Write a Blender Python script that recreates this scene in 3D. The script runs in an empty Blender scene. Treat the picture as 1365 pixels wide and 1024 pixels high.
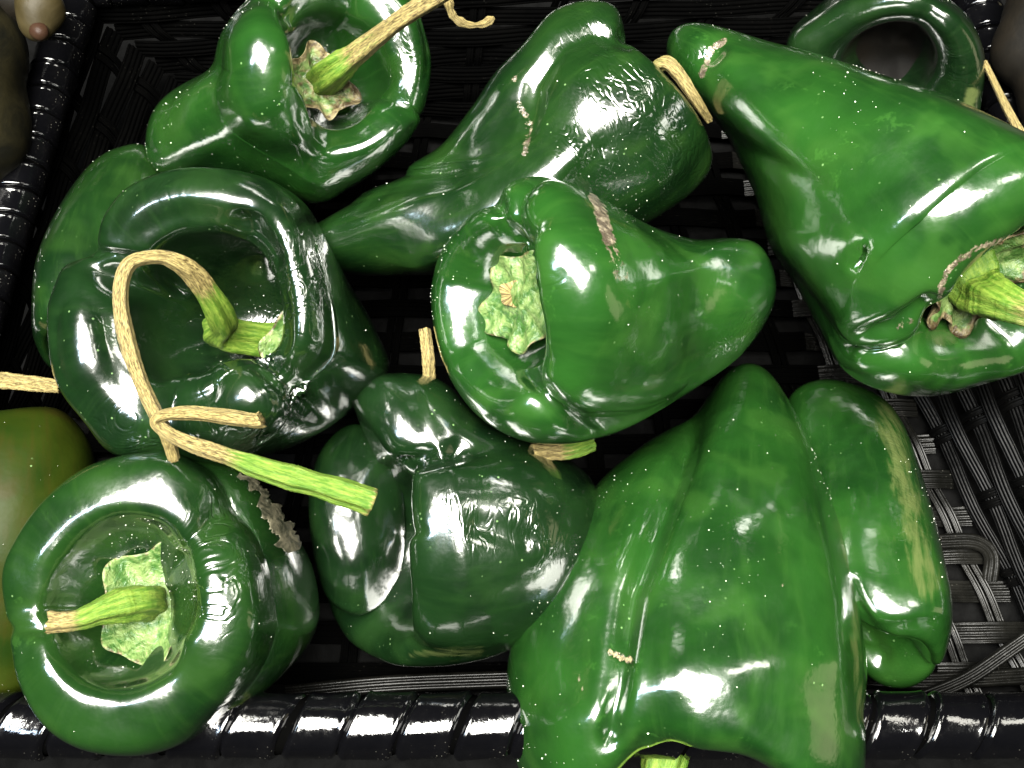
import bpy, math, random
import numpy as np
from mathutils import Vector, Matrix

random.seed(7)
rng = np.random.default_rng(7)
SC = bpy.context.scene
COL = SC.collection
U = 0.32 / 1365.0          # metres per layout unit
DC = 1283.0                # lens height above the layout plane, in layout units
TILT = math.radians(20)    # the camera leans 20 degrees from straight down
CT, ST = math.cos(TILT), math.sin(TILT)
RX = np.array([[1, 0, 0], [0, CT, -ST], [0, ST, CT]])

# ---------------------------------------------------------------- camera
cam_d = bpy.data.cameras.new('camera')
cam = bpy.data.objects.new('camera', cam_d)
COL.objects.link(cam)
cam_d.sensor_width = 36
cam_d.lens = 36 * DC / 1365.0
cam_d.clip_start = 0.01
cam_d.clip_end = 50
cam.location = Vector(RX @ np.array([0, 0, DC]) * U)
cam.rotation_euler = (TILT, 0, 0)
SC.camera = cam

# ---------------------------------------------------------------- world, lamps, exposure
w = bpy.data.worlds.new('World'); SC.world = w; w.use_nodes = True
w.node_tree.nodes['Background'].inputs[0].default_value = (0.55, 0.75, 0.6, 1)
w.node_tree.nodes['Background'].inputs[1].default_value = 0.012

def lamp(name, d, dist, sx, sy, radiance, col, roll=0.0):
    """area light, for shop ceiling lamps and added fills alike; d = direction from the heap in the picture's own frame, dist in metres"""
    L = bpy.data.lights.new(name, 'AREA'); L.shape = 'RECTANGLE'
    L.size = sx; L.size_y = sy; L.energy = radiance * math.pi * sx * sy; L.color = col
    o = bpy.data.objects.new(name, L); COL.objects.link(o)
    v = Vector(RX @ np.array(d, float)).normalized()
    o.location = v * dist
    q = v.to_track_quat('Z', 'Y')
    o.rotation_euler = (q.to_matrix() @ Matrix.Rotation(roll, 3, 'Z')).to_euler()
    return o

lamp('area_light', (-0.10, 0.24, 1), 1.25, 1.05, 0.72, 100, (1.0, 0.98, 0.90))
lamp('area_light', (-0.62, 0.10, 1), 1.30, 0.14, 0.40, 60, (0.66, 0.82, 1.0))
lamp('area_light', (0.62, 0.50, 0.9), 1.3, 0.22, 0.30, 22, (1.0, 0.97, 0.86))  # added fill that lights the weave in the lower right corner
lamp('area_light', (1.0, -0.12, 0.26), 1.3, 0.40, 0.60, 1.3, (1.0, 0.88, 0.55))  # added low panel standing in for warm surroundings on the right

SC.view_settings.view_transform = 'Standard'
SC.view_settings.look = 'None'
SC.view_settings.exposure = 0
SC.view_settings.gamma = 1

# ---------------------------------------------------------------- coordinates
def P(px, py, z=0.0):
    k = (DC - z) / DC
    return np.array([(px - 682.5) * k, (512 - py) * k, z], float)

def proj(V):
    k = DC / (DC - V[..., 2])
    return np.stack([V[..., 0] * k + 682.5, 512 - V[..., 1] * k], -1)

def world(V):
    return (np.asarray(V) @ RX.T) * U

def PW(px, py, zw):
    """point of the level plane at height zw (layout units) seen at px, py, in world axes (layout units)"""
    o = RX @ np.array([0, 0, DC]); t = RX @ np.array([px - 682.5, 512 - py, 0.0])
    d = t - o
    return o + d * ((zw - o[2]) / d[2])

def nrm(v):
    v = np.asarray(v, float)
    return v / (np.linalg.norm(v, axis=-1, keepdims=True) + 1e-12)

def catmull(pts, n):
    """resample a polyline (K,C) to n points with a Catmull-Rom curve of even spacing"""
    p = np.asarray(pts, float)
    q = np.vstack([2 * p[0] - p[1], p, 2 * p[-1] - p[-2]])
    out = []
    for i in range(1, len(q) - 2):
        t = np.linspace(0, 1, 24, endpoint=False)[:, None]
        a, b, c, d = q[i - 1], q[i], q[i + 1], q[i + 2]
        out.append(0.5 * ((2 * b) + (-a + c) * t + (2 * a - 5 * b + 4 * c - d) * t ** 2 + (-a + 3 * b - 3 * c + d) * t ** 3))
    out.append(p[-1:]); o = np.vstack(out)
    s = np.r_[0, np.cumsum(np.linalg.norm(np.diff(o[:, :3], axis=0), axis=1))]
    u = np.linspace(0, s[-1], n)
    return np.stack([np.interp(u, s, o[:, k]) for k in range(o.shape[1])], 1)

def fourier(V, freq, n=14, seed=0):
    r = np.random.default_rng(seed)
    out = np.zeros(V.shape[:-1])
    for i in range(n):
        k = r.normal(size=3); k = k / np.linalg.norm(k) * freq * r.uniform(0.6, 1.5)
        out += np.cos(V @ k + r.uniform(0, 6.28))
    return out / math.sqrt(n / 2)

# ---------------------------------------------------------------- materials
def new_mat(name):
    m = bpy.data.materials.new(name); m.use_nodes = True
    nt = m.node_tree; b = nt.nodes['Principled BSDF']
    return m, nt, b

class N:
    """small node-tree writer"""
    def __init__(s, nt): s.nt = nt
    def n(s, t, **k):
        x = s.nt.nodes.new(t)
        for a, v in k.items(): setattr(x, a, v)
        return x
    def set(s, sock, v):
        if hasattr(v, 'links'): s.nt.links.new(v, sock)
        elif isinstance(v, (int, float)) and sock.type in ('VECTOR',): sock.default_value = (v, v, v)
        else: sock.default_value = v
    def attr(s, name): return s.n('ShaderNodeAttribute', attribute_name=name)
    def noise(s, vec, scale, detail=3, rough=0.5, dist=0.0):
        x = s.n('ShaderNodeTexNoise'); s.set(x.inputs['Vector'], vec)
        x.inputs['Scale'].default_value = scale; x.inputs['Detail'].default_value = detail
        x.inputs['Roughness'].default_value = rough; x.inputs['Distortion'].default_value = dist
        return x.outputs['Fac']
    def ramp(s, f, a, b, lo=0.0, hi=1.0):
        x = s.n('ShaderNodeMapRange', interpolation_type='SMOOTHSTEP'); s.set(x.inputs[0], f)
        x.inputs[1].default_value = a; x.inputs[2].default_value = b
        x.inputs[3].default_value = lo; x.inputs[4].default_value = hi
        return x.outputs[0]
    def math(s, op, a, b=0.0, clamp=False):
        x = s.n('ShaderNodeMath', operation=op, use_clamp=clamp); s.set(x.inputs[0], a); s.set(x.inputs[1], b)
        return x.outputs[0]
    def mix(s, f, a, b):
        x = s.n('ShaderNodeMix', data_type='RGBA'); s.set(x.inputs[0], f); s.set(x.inputs[6], a); s.set(x.inputs[7], b)
        return x.outputs[2]
    def scalev(s, vec, sc):
        x = s.n('ShaderNodeVectorMath', operation='MULTIPLY'); s.set(x.inputs[0], vec); x.inputs[1].default_value = sc
        return x.outputs[0]
    def bump(s, h, strength, dist, normal=None):
        x = s.n('ShaderNodeBump'); s.set(x.inputs['Height'], h); s.set(x.inputs['Strength'], strength)
        x.inputs['Distance'].default_value = dist
        if normal is not None: s.set(x.inputs['Normal'], normal)
        return x.outputs['Normal']

def skin_material(name, c0, c1, c2, rough=0.13, spec=0.55, coat=0.9):
    m, nt, b = new_mat(name); g = N(nt)
    geo = g.n('ShaderNodeTexCoord').outputs['Object']
    pc = g.attr('grain').outputs['Vector']
    big = g.noise(geo, 28, 3, 0.55, 0.4)
    st = g.noise(g.scalev(pc, (6.0, 6.0, 1.1)), 1.6, 4, 0.6)
    fine = g.noise(geo, 160, 4, 0.65)
    pale = g.attr('pale').outputs['Fac']
    scar = g.attr('scar').outputs['Fac']
    wr = g.attr('wrinkle').outputs['Fac']
    col = g.mix(g.ramp(big, 0.32, 0.68), c0 + (1,), c1 + (1,))
    col = g.mix(g.ramp(st, 0.45, 0.8, 0, 0.35), col, c2 + (1,))
    # cloudy wax bloom and small rubbed spots of the skin
    bl = g.math('MULTIPLY', g.ramp(g.noise(geo, 48, 2.5, 0.5, 0.35), 0.5, 0.66), 0.55)
    col = g.mix(bl, col, tuple(v * 0.95 for v in c2) + (1,))
    sm = g.math('MULTIPLY', g.ramp(g.noise(geo, 150, 5, 0.75, 0.4), 0.58, 0.66), g.ramp(g.noise(geo, 22, 2), 0.5, 0.6))
    col = g.mix(g.math('MULTIPLY', sm, 0.35), col, tuple(v * 1.5 for v in c2) + (1,))
    pale = g.ramp(g.math('ADD', pale, g.math('MULTIPLY', g.math('SUBTRACT', g.noise(g.scalev(pc, (3, 3, 1)), 3.5, 4, 0.6), 0.5), 0.9)), 0.18, 0.5, 0, 0.75)
    col = g.mix(pale, col, (0.0375, 0.0475, 0.015, 1))  # olive strips: warm reflections on K, L and H painted into the colour
    spots = g.n('ShaderNodeTexVoronoi'); g.set(spots.inputs['Vector'], geo); spots.inputs['Scale'].default_value = 230
    sp = g.ramp(spots.outputs['Distance'], 0.05, 0.10, 1, 0)
    sp = g.math('MULTIPLY', sp, g.ramp(g.noise(geo, 40, 2), 0.5, 0.62))
    col = g.mix(g.math('MULTIPLY', sp, 0.25), col, (0.18, 0.30, 0.12, 1))
    sc = g.math('MULTIPLY', scar, g.ramp(fine, 0.36, 0.56), True)
    sc = g.ramp(g.math('ADD', scar, g.math('MULTIPLY', g.math('SUBTRACT', g.noise(geo, 420, 4, 0.75), 0.5), 1.3)), 0.42, 0.62)
    sccol = g.mix(g.ramp(g.noise(geo, 380, 5, 0.75), 0.42, 0.62), (0.02, 0.013, 0.006, 1), (0.112, 0.092, 0.06, 1))
    col = g.mix(sc, col, sccol)
    g.set(b.inputs['Base Color'], col)
    r = g.math('ADD', g.ramp(g.noise(geo, 60, 5, 0.7), 0.35, 0.75, rough + 0.03, rough + 0.14), g.math('MULTIPLY', sc, 0.4))
    g.set(b.inputs['Roughness'], r)
    b.inputs['Specular IOR Level'].default_value = spec
    b.inputs['Coat Weight'].default_value = coat
    b.inputs['Coat Roughness'].default_value = 0.11
    b.inputs['Subsurface Weight'].default_value = 0.0
    n1 = g.bump(g.noise(geo, 42, 2, 0.5), 0.3, 0.0018)
    n1 = g.bump(g.noise(geo, 110, 3, 0.55), 0.22, 0.0012, n1)
    n1 = g.bump(g.noise(geo, 520, 3, 0.6), 0.10, 0.0003, n1)
    # shrivelled skin: folds that run round the fruit where the attribute says so
    wv = g.noise(g.scalev(pc, (1.5, 1.5, 3.6)), 2.6, 1.2, 0.45, 1.6)
    rd = g.math('ABSOLUTE', g.math('SUBTRACT', wv, 0.5))
    wv2 = g.noise(geo, 170, 2, 0.5, 1.8)
    h = g.math('ADD', g.ramp(rd, 0.0, 0.12), g.math('MULTIPLY', wv2, 0.15))
    n2 = g.bump(h, g.math('MULTIPLY', wr, 0.7, True), 0.00028, n1)
    n3 = g.bump(g.noise(geo, 600, 3, 0.7), g.math('MULTIPLY', sc, 0.9), 0.0008, n2)
    g.set(b.inputs['Normal'], n3); g.set(b.inputs['Coat Normal'], n3)
    return m

def stem_material(name='stem_skin'):
    m, nt, b = new_mat(name); g = N(nt)
    geo = g.n('ShaderNodeTexCoord').outputs['Object']
    pc = g.attr('grain').outputs['Vector']
    dry = g.attr('dry').outputs['Fac']
    st = g.noise(g.scalev(pc, (1.0, 1.0, 0.10)), 5.0, 5, 0.65)
    gcol = g.mix(g.ramp(st, 0.35, 0.7), (0.026, 0.062, 0.0045, 1), (0.085, 0.125, 0.017, 1))
    dcol = g.mix(g.ramp(g.noise(g.scalev(pc, (1.4, 1.4, 0.25)), 6, 6, 0.75), 0.36, 0.62), (0.020, 0.0115, 0.0030, 1), (0.17, 0.135, 0.052, 1))
    f = g.ramp(g.math('ADD', dry, g.math('MULTIPLY', g.math('SUBTRACT', st, 0.5), 0.9)), 0.35, 0.68)
    g.set(b.inputs['Base Color'], g.mix(f, gcol, dcol))
    b.inputs['Roughness'].default_value = 0.5; b.inputs['Specular IOR Level'].default_value = 0.15
    nb = g.bump(g.noise(g.scalev(pc, (1.5, 1.5, 0.12)), 7, 4, 0.7), 0.7, 0.0010)
    nb = g.bump(g.noise(geo, 900, 3, 0.6), 0.4, 0.0004, nb)
    g.set(b.inputs['Normal'], nb)
    return m

def calyx_material():
    m, nt, b = new_mat('calyx_skin'); g = N(nt)
    geo = g.n('ShaderNodeTexCoord').outputs['Object']
    dry = g.attr('dry').outputs['Fac']
    n = g.noise(geo, 260, 4, 0.65, 0.6)
    c = g.mix(g.ramp(n, 0.36, 0.64), (0.014, 0.042, 0.006, 1), (0.075, 0.108, 0.034, 1))
    d = g.mix(g.ramp(n, 0.38, 0.62), (0.02, 0.013, 0.005, 1), (0.11, 0.09, 0.045, 1))
    f = g.ramp(g.math('ADD', dry, g.math('MULTIPLY', g.math('SUBTRACT', g.noise(geo, 500, 3), 0.5), 0.7)), 0.4, 0.65)
    g.set(b.inputs['Base Color'], g.mix(f, c, d)); b.inputs['Roughness'].default_value = 0.42; b.inputs['Specular IOR Level'].default_value = 0.25
    nb = g.bump(g.noise(geo, 330, 4, 0.6, 0.8), 0.8, 0.0016)
    g.set(b.inputs['Normal'], nb)
    return m

def plastic_material(name, rough, col=(0.012, 0.012, 0.014), spec=0.5, film_amt=0.002, dust_amt=0.3):
    m, nt, b = new_mat(name); g = N(nt)
    geo = g.n('ShaderNodeTexCoord').outputs['Object']
    sp = g.n('ShaderNodeTexVoronoi'); g.set(sp.inputs['Vector'], geo); sp.inputs['Scale'].default_value = 700
    dust = g.math('MULTIPLY', g.ramp(sp.outputs['Distance'], 0.08, 0.15, 1, 0), g.ramp(g.noise(geo, 60, 3), 0.5, 0.68))
    film = g.ramp(g.noise(geo, 45, 5, 0.7), 0.4, 0.75, 0.0, film_amt)
    c = g.mix(g.math('ADD', g.math('MULTIPLY', dust, dust_amt), film), col + (1,), (0.2, 0.19, 0.16, 1))
    g.set(b.inputs['Base Color'], c)
    g.set(b.inputs['Roughness'], g.ramp(g.noise(geo, 120, 4, 0.7), 0.3, 0.75, rough, rough + 0.12))
    b.inputs['Specular IOR Level'].default_value = spec
    g.set(b.inputs['Normal'], g.bump(g.noise(geo, 180, 4, 0.6), 0.25, 0.0008))
    return m

def plain_material(name, col, col2, rough=0.6, scale=120):
    m, nt, b = new_mat(name); g = N(nt)
    geo = g.n('ShaderNodeTexCoord').outputs['Object']
    n = g.noise(geo, scale, 5, 0.65, 0.5)
    g.set(b.inputs['Base Color'], g.mix(g.ramp(n, 0.33, 0.67), col + (1,), col2 + (1,)))
    b.inputs['Roughness'].default_value = rough; b.inputs['Specular IOR Level'].default_value = 0.08
    g.set(b.inputs['Normal'], g.bump(n, 0.5, 0.001))
    return m

M = {}
M['dark'] = skin_material('poblano_skin', (0.002076, 0.01127, 0.001779), (0.005337, 0.0249, 0.003262), (0.01008, 0.0341, 0.005041))
M['leaf'] = skin_material('poblano_skin_leaf', (0.001808, 0.009813, 0.001549), (0.004648, 0.02169, 0.00284), (0.008778, 0.0297, 0.00439))
M['mid'] = skin_material('poblano_skin_bright', (0.001224, 0.00563, 0.001273), (0.003231, 0.01273, 0.002056), (0.00661, 0.01958, 0.003231))
M['deep'] = skin_material('poblano_skin_deep', (0.0008661, 0.003464, 0.00101), (0.002308, 0.008661, 0.002021), (0.004329, 0.01327, 0.002886))
M['olive'] = skin_material('poblano_skin_olive', (0.003019, 0.008302, 0.0007547), (0.008302, 0.01208, 0.0009062), (0.01208, 0.009062, 0.00151), 0.4, 0.04, 0.0)
M['stem'] = stem_material()
M['calyx'] = calyx_material()
M['rim'] = plastic_material('black_plastic_gloss', 0.05, (0.0007, 0.0007, 0.0009), 0.45)
M['strand'] = plastic_material('black_plastic_strand', 0.45, (0.0004, 0.0004, 0.0004), 0.0, 0.001, 0.05)  # copy for the shaded weave, shade put in as near-black without gloss
M['lit_strand'] = plastic_material('black_plastic_lit', 0.24, (0.0012, 0.0012, 0.001), 0.11, 0.014, 0.4)  # same plastic, lighter and glossier to paint in light on the right floor
M['wall'] = plastic_material('black_plastic_wall', 0.3, (0.0006, 0.0006, 0.0006), 0.035, 0.002, 0.1)  # same plastic, toned down for the shaded right wall
M['dust'] = plain_material('dust_grain', (0.30, 0.30, 0.26), (0.45, 0.44, 0.40), 0.5)
M['husk'] = plain_material('dry_husk', (0.001008, 0.001008, 0.000336), (0.00504, 0.0042, 0.00126), 0.6, 60)
M['huskdark'] = plain_material('brown_husk', (0.001008, 0.000756, 0.000336), (0.00294, 0.0021, 0.001008), 0.7, 50)
M['pink'] = plain_material('pale_fruit_skin', (0.00945, 0.00709, 0.002363), (0.01733, 0.01339, 0.005515), 0.5, 40)
M['blush'] = plain_material('pink_fruit_skin', (0.01155, 0.004725, 0.002625), (0.01312, 0.00735, 0.003675), 0.5, 60)
M['twig'] = plain_material('pale_crumb', (0.09, 0.075, 0.04), (0.14, 0.12, 0.07), 0.7, 200)
M['paper'] = plain_material('dry_skin_flake', (0.0063, 0.00735, 0.0042), (0.0462, 0.042, 0.0273), 0.55, 260)
M['cloth'] = plain_material('black_display_liner', (0.001, 0.001, 0.001), (0.002, 0.002, 0.002), 0.9)
M['cloth'].node_tree.nodes['Principled BSDF'].inputs['Specular IOR Level'].default_value = 0.02

# ---------------------------------------------------------------- mesh helpers
def mesh_obj(name, V, F, mat, parent=None, attrs=None, local=None, smooth=True):
    me = bpy.data.meshes.new(name)
    V = np.asarray(V, float)
    Q = F if isinstance(F, np.ndarray) else None
    me.from_pydata(V.tolist(), [], F.tolist() if Q is not None else F)
    if smooth: me.polygons.foreach_set('use_smooth', np.ones(len(me.polygons), bool))
    if attrs:
        for k, a in attrs.items():
            a = np.asarray(a, np.float32)
            if a.ndim == 2:
                at = me.attributes.new(k, 'FLOAT_VECTOR', 'POINT'); at.data.foreach_set('vector', a.ravel())
            else:
                at = me.attributes.new(k, 'FLOAT', 'POINT'); at.data.foreach_set('value', a)
    me.materials.append(mat); me.update()
    o = bpy.data.objects.new(name, me); COL.objects.link(o)
    if parent is not None: o.parent = parent
    return o

def grid_faces(nu, nv, wrap=True):
    i = np.arange(nu - 1)[:, None]; j = np.arange(nv if wrap else nv - 1)[None, :]
    a = i * nv + j; b = i * nv + (j + 1) % nv
    c = (i + 1) * nv + (j + 1) % nv; d = (i + 1) * nv + j
    return np.stack([a + 0 * j, b + 0 * i, c + 0 * i, d + 0 * i], -1).reshape(-1, 4)

def grid_normals(G):
    du = np.gradient(G, axis=0)
    dv = np.roll(G, -1, 1) - np.roll(G, 1, 1)
    n = np.cross(du, dv)
    n = nrm(n)
    n[0] = n[1].mean(0); n[-1] = n[-2].mean(0)
    return nrm(n)

def root(name, loc, label, cat, group=None):
    o = bpy.data.objects.new(name, None); COL.objects.link(o)
    o.empty_display_size = 0.01
    o.location = Vector([float(x) for x in loc]); o['label'] = label; o['category'] = cat
    if group: o['group'] = group
    return o

def tag(o, label, cat, group=None):
    o['label'] = label; o['category'] = cat
    if group: o['group'] = group

def frames(pts, ref):
    """parallel-transported frames along a polyline; tangent looks back towards its start"""
    T = nrm(-np.gradient(pts, axis=0))
    e = np.array(ref, float); e = nrm(e - T[0] * (e @ T[0]))
    E1 = [e]
    for i in range(1, len(T)):
        e = nrm(E1[-1] - T[i] * (E1[-1] @ T[i])); E1.append(e)
    E1 = np.array(E1); E2 = np.cross(T, E1)
    return T, E1, E2

def periodic(keys, ph):
    """smooth periodic interpolation of (degree, value) keys"""
    if not keys: return np.zeros_like(ph)
    k = sorted([(math.radians(a % 360), v) for a, v in keys])
    a = np.array([x[0] for x in k]); v = np.array([x[1] for x in k])
    a = np.r_[a[-1] - 2 * math.pi, a, a[0] + 2 * math.pi]; v = np.r_[v[-1], v, v[0]]
    out = np.zeros_like(ph)
    for i in range(len(a) - 1):
        s = (ph >= a[i]) & (ph < a[i + 1])
        t = (ph[s] - a[i]) / (a[i + 1] - a[i]); t = t * t * (3 - 2 * t)
        out[s] = v[i] + (v[i + 1] - v[i]) * t
    return out

def ray_poly(c, th, poly):
    """outermost distance from c to a closed outline for each angle (picture axes, y down)"""
    p = np.asarray(poly, float); q = np.roll(p, -1, 0)
    d = np.stack([np.cos(th), np.sin(th)], -1)
    out = np.zeros(len(th))
    for a, b in zip(p, q):
        e = b - a; den = d[:, 0] * e[1] - d[:, 1] * e[0]
        den = np.where(abs(den) < 1e-9, 1e-9, den)
        w = a - c
        t = (w[0] * e[1] - w[1] * e[0]) / den
        s = (w[0] * d[:, 1] - w[1] * d[:, 0]) / den
        ok = (t > 0) & (s >= -1e-6) & (s <= 1 + 1e-6)
        out = np.where(ok & (t > out), t, out)
    return out

def smooth_outline(poly, n=160):
    p = np.asarray(poly, float)
    q = np.vstack([p[-2:], p, p[:2]])
    out = []
    for i in range(2, len(q) - 2):
        t = np.linspace(0, 1, 8, endpoint=False)[:, None]
        a, b, c, d = q[i - 1], q[i], q[i + 1], q[i + 2]
        out.append(0.5 * ((2 * b) + (-a + c) * t + (2 * a - 5 * b + 4 * c - d) * t ** 2 + (-a + 3 * b - 3 * c + d) * t ** 3))
    return np.vstack(out)

def fit_outline(G, poly, c=None, power=1.6, rounds=3, free=None):
    """sculpt the fruit sideways until its contour has the outline's shape; depth is kept"""
    poly = smooth_outline(poly)
    if c is None: c = poly.mean(0)
    c = np.asarray(c, float)
    nb = 240
    tb = (np.arange(nb) + 0.5) / nb * 2 * math.pi - math.pi
    Rt = ray_poly(c, tb, poly)
    for _ in range(rounds):
        p = proj(G).reshape(-1, 2) - c
        rho = np.hypot(p[:, 0], p[:, 1]); th = np.arctan2(p[:, 1], p[:, 0])
        bi = np.clip(((th + math.pi) / (2 * math.pi) * nb).astype(int), 0, nb - 1)
        Rm = np.zeros(nb); np.maximum.at(Rm, bi, rho)
        Rm = np.maximum(Rm, 5)
        r = Rt / Rm
        if free is not None:
            dg = np.degrees(tb); r = np.where((dg > free[0]) & (dg < free[1]), 1.0, r)
        k = np.exp(-0.5 * (np.arange(-6, 7) / 2.0) ** 2); k /= k.sum()
        r = np.convolve(np.r_[r[-6:], r, r[:6]], k, 'valid')
        thx = np.r_[tb[-1] - 2 * math.pi, tb, tb[0] + 2 * math.pi]
        s = np.interp(th, thx, np.r_[r[-1], r, r[0]])
        m = np.interp(th, thx, np.r_[Rm[-1], Rm, Rm[0]])
        f = 1 + (s - 1) * np.clip(rho / m, 0, 1) ** power
        z = G.reshape(-1, 3)[:, 2]; kk = (DC - z) / DC
        q = c + p * f[:, None]
        G = np.stack([(q[:, 0] - 682.5) * kk, (512 - q[:, 1]) * kk, z], 1).reshape(G.shape)
    return G

def seg_dist(p, pts):
    """distance from points p (N,2) to a polyline"""
    pts = np.asarray(pts, float)
    if len(pts) == 1: return np.hypot(*(p - pts[0]).T)
    out = np.full(len(p), 1e9)
    for a, b in zip(pts[:-1], pts[1:]):
        e = b - a; t = np.clip(((p - a) @ e) / (e @ e + 1e-9), 0, 1)
        d = np.linalg.norm(p - a - t[:, None] * e, axis=1); out = np.minimum(out, d)
    return out

NV = 224

def pepper(label, spine, R, prof, ref=(1, 0, 0), cr=0.5, dc=0.55, H=None, RF=None, grooves=(), outline=None, centre=None,
           sculpt=(), paint=(), mat='dark', lump=0.02, seed=0, calyx=None, stem=None, power=1.6, tilt_crown=None,
           dust=67, group='dark green poblano peppers heaped in the basket', name='poblano_pepper', shoulder=0.42, gfade=2.2, free=None, under=0.9, bowl=None, smooth=60):
    sp = catmull([P(*s) for s in spine], 160)
    L = np.linalg.norm(np.diff(sp, axis=0), axis=1).sum()
    T, E1, E2 = frames(sp, ref)
    sl = np.linspace(0, L, 160)
    ph = np.arange(NV) / NV * 2 * math.pi
    Hh = periodic(H, ph); Rf = 1 + periodic(RF, ph)
    gr = np.zeros(NV)
    for a, d, wd in grooves:
        x = (ph - math.radians(a) + math.pi) % (2 * math.pi) - math.pi
        x = x / math.radians(wd)
        gr = np.maximum(gr, d * (1 / (1 + x * x) ** 1.2))
    Lr = L / R; sh2 = 0.56
    one = np.ones(NV)
    rows = []   # r, h
    rows.append((0 * one, -dc * one))
    rows.append((0.22 * cr * one, -dc * 1.02 * one))
    rows.append((0.62 * cr * (1 - 0.25 * gr), -dc * (0.93 - 0.1 * gr)))
    rows.append((under * cr * (1 - 0.10 * gr) * Rf ** 0.5, -dc * 0.58 + 0.4 * Hh - 0.2 * gr))
    rows.append(((cr + 0.01) * Rf ** 0.7, -0.19 + 0.9 * Hh - 0.5 * gr))
    rows.append(((cr + 0.13) * Rf ** 0.8, -0.035 + Hh - 0.55 * gr))
    rows.append(((cr * 0.5 + 0.50) * Rf * (1 - 0.2 * gr), 0.02 + Hh - 0.6 * gr))
    if bowl:      # a shallow funnel of a crown
        rows[-4:] = [((cr * 0.9) * Rf ** 0.5, -0.72 * dc + 0.4 * Hh - 0.2 * gr), (((cr + bowl) * 0.48) * Rf ** 0.7, -0.36 * dc + 0.7 * Hh - 0.4 * gr),
                     ((bowl - 0.10) * Rf ** 0.8, -0.035 + Hh - 0.5 * gr), (bowl * Rf * (1 - 0.2 * gr), 0.02 + Hh - 0.55 * gr)]
    rows.append((0.90 * Rf * (1 - 0.35 * gr), -0.065 + 0.9 * Hh - 0.5 * gr))
    rows.append((0.985 * Rf * (1 - 0.40 * gr), -0.26 + 0.7 * Hh - 0.25 * gr))
    rows.append((1.0 * Rf * (1 - 0.40 * gr), -0.55 + 0.3 * Hh - 0.12 * gr))
    for t, r in prof:
        fade = (1 - t) ** gfade
        rows.append((r * (1 + (Rf - 1) * (1 - t) ** 0.6) * (1 - 0.36 * gr * fade), (-sh2 - (Lr - sh2) * t) * one))
    rl = prof[-1][1]
    rows.append((rl * 0.55 * one, (-sh2 - (Lr - sh2) * 0.992) * one))
    rows.append((0 * one, -Lr * one))
    C = np.array(rows)                       # K,2,NV
    C = np.transpose(C, (0, 2, 1))           # K,NV,2
    q = np.concatenate([2 * C[:1] - C[1:2], C, 2 * C[-1:] - C[-2:-1]], 0)
    q[0, :, 0] = -C[1, :, 0]; q[0, :, 1] = C[1, :, 1]; q[-1, :, 0] = -C[-2, :, 0]; q[-1, :, 1] = C[-2, :, 1]
    out = []; tt = []
    for i in range(1, len(q) - 2):
        seglen = np.linalg.norm(q[i + 1] - q[i], axis=1).mean()
        n = max(4, int(seglen * 62))
        t = np.linspace(0, 1, n, endpoint=False)[:, None, None]
        a, b, c, d = q[i - 1], q[i], q[i + 1], q[i + 2]
        out.append(0.5 * ((2 * b) + (-a + c) * t + (2 * a - 5 * b + 4 * c - d) * t ** 2 + (-a + 3 * b - 3 * c + d) * t ** 3))
    out.append(C[-1:]); X = np.concatenate(out, 0)
    NU = X.shape[0]
    r = np.maximum(X[..., 0], 0) * R; h = X[..., 1] * R
    s = -h
    sc = np.clip(s, 0, L)
    cen = np.stack([np.interp(sc, sl, sp[:, k]) for k in range(3)], -1)
    e1 = nrm(np.stack([np.interp(sc, sl, E1[:, k]) for k in range(3)], -1))
    e2 = nrm(np.stack([np.interp(sc, sl, E2[:, k]) for k in range(3)], -1))
    over = np.where(s < 0, -s, 0)[..., None]
    T0 = nrm(T[:12].mean(0))
    G = cen + over * T0 + r[..., None] * (np.cos(ph)[None, :, None] * e1 + np.sin(ph)[None, :, None] * e2)
    # smooth with depth along both directions a little, then lump it
    ic = int(np.argmin(s.mean(1)))
    kb = ic + int(np.argmax(s.mean(1)[ic:] > R * 0.35))
    for _ in range(smooth):
        G[kb:-6] = G[kb:-6] * 0.5 + 0.25 * (G[kb + 1:-5] + G[kb - 1:-7])
    for _ in range(3):
        G[1:-1] = G[1:-1] * 0.5 + 0.25 * (G[2:] + G[:-2])
        G = G * 0.6 + 0.2 * (np.roll(G, 1, 1) + np.roll(G, -1, 1))
    G[0] = G[0].mean(0); G[-1] = G[-1].mean(0)
    if lump:
        nn = grid_normals(G)
        G = G + nn * (R * lump * fourier(G, 2.2 / R, 14, seed) + R * lump * 0.35 * fourier(G, 6.5 / R, 14, seed + 1))[..., None]
        G[0] = G[0].mean(0); G[-1] = G[-1].mean(0)
    if outline is not None: G = fit_outline(G, outline, centre, power, free=free)
    att = {k: np.zeros(G.shape[:2]) for k in ('wrinkle', 'scar', 'pale')}
    dens = np.ones(G.shape[:2])
    for pts, rad, amp in sculpt:
        nn = grid_normals(G); p2 = proj(G).reshape(-1, 2)
        wgt = np.exp(-(seg_dist(p2, pts) / rad) ** 2).reshape(G.shape[:2])
        fr = np.clip(nn[..., 2] * 2.0, 0, 1)
        G = G + nn * (amp * wgt * fr)[..., None]
    nn = grid_normals(G); p2 = proj(G).reshape(-1, 2); fr = (nn[..., 2] > 0.02)
    for kind, pts, rad, val in paint:
        wgt = np.exp(-(seg_dist(p2, pts) / rad) ** (4 if kind == 'scar' else 2.2)).reshape(G.shape[:2]) * fr * val
        if kind == 'dust': dens = dens + wgt
        else: att[kind] = np.maximum(att[kind], wgt)
    G[0] = G[0].mean(0); G[-1] = G[-1].mean(0)
    Gw = world(G)
    base = Gw.reshape(-1, 3)[Gw.reshape(-1, 3)[:, 2].argmin()].copy()
    cxy = Gw.reshape(-1, 3).mean(0); base[0], base[1] = cxy[0], cxy[1]
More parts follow.
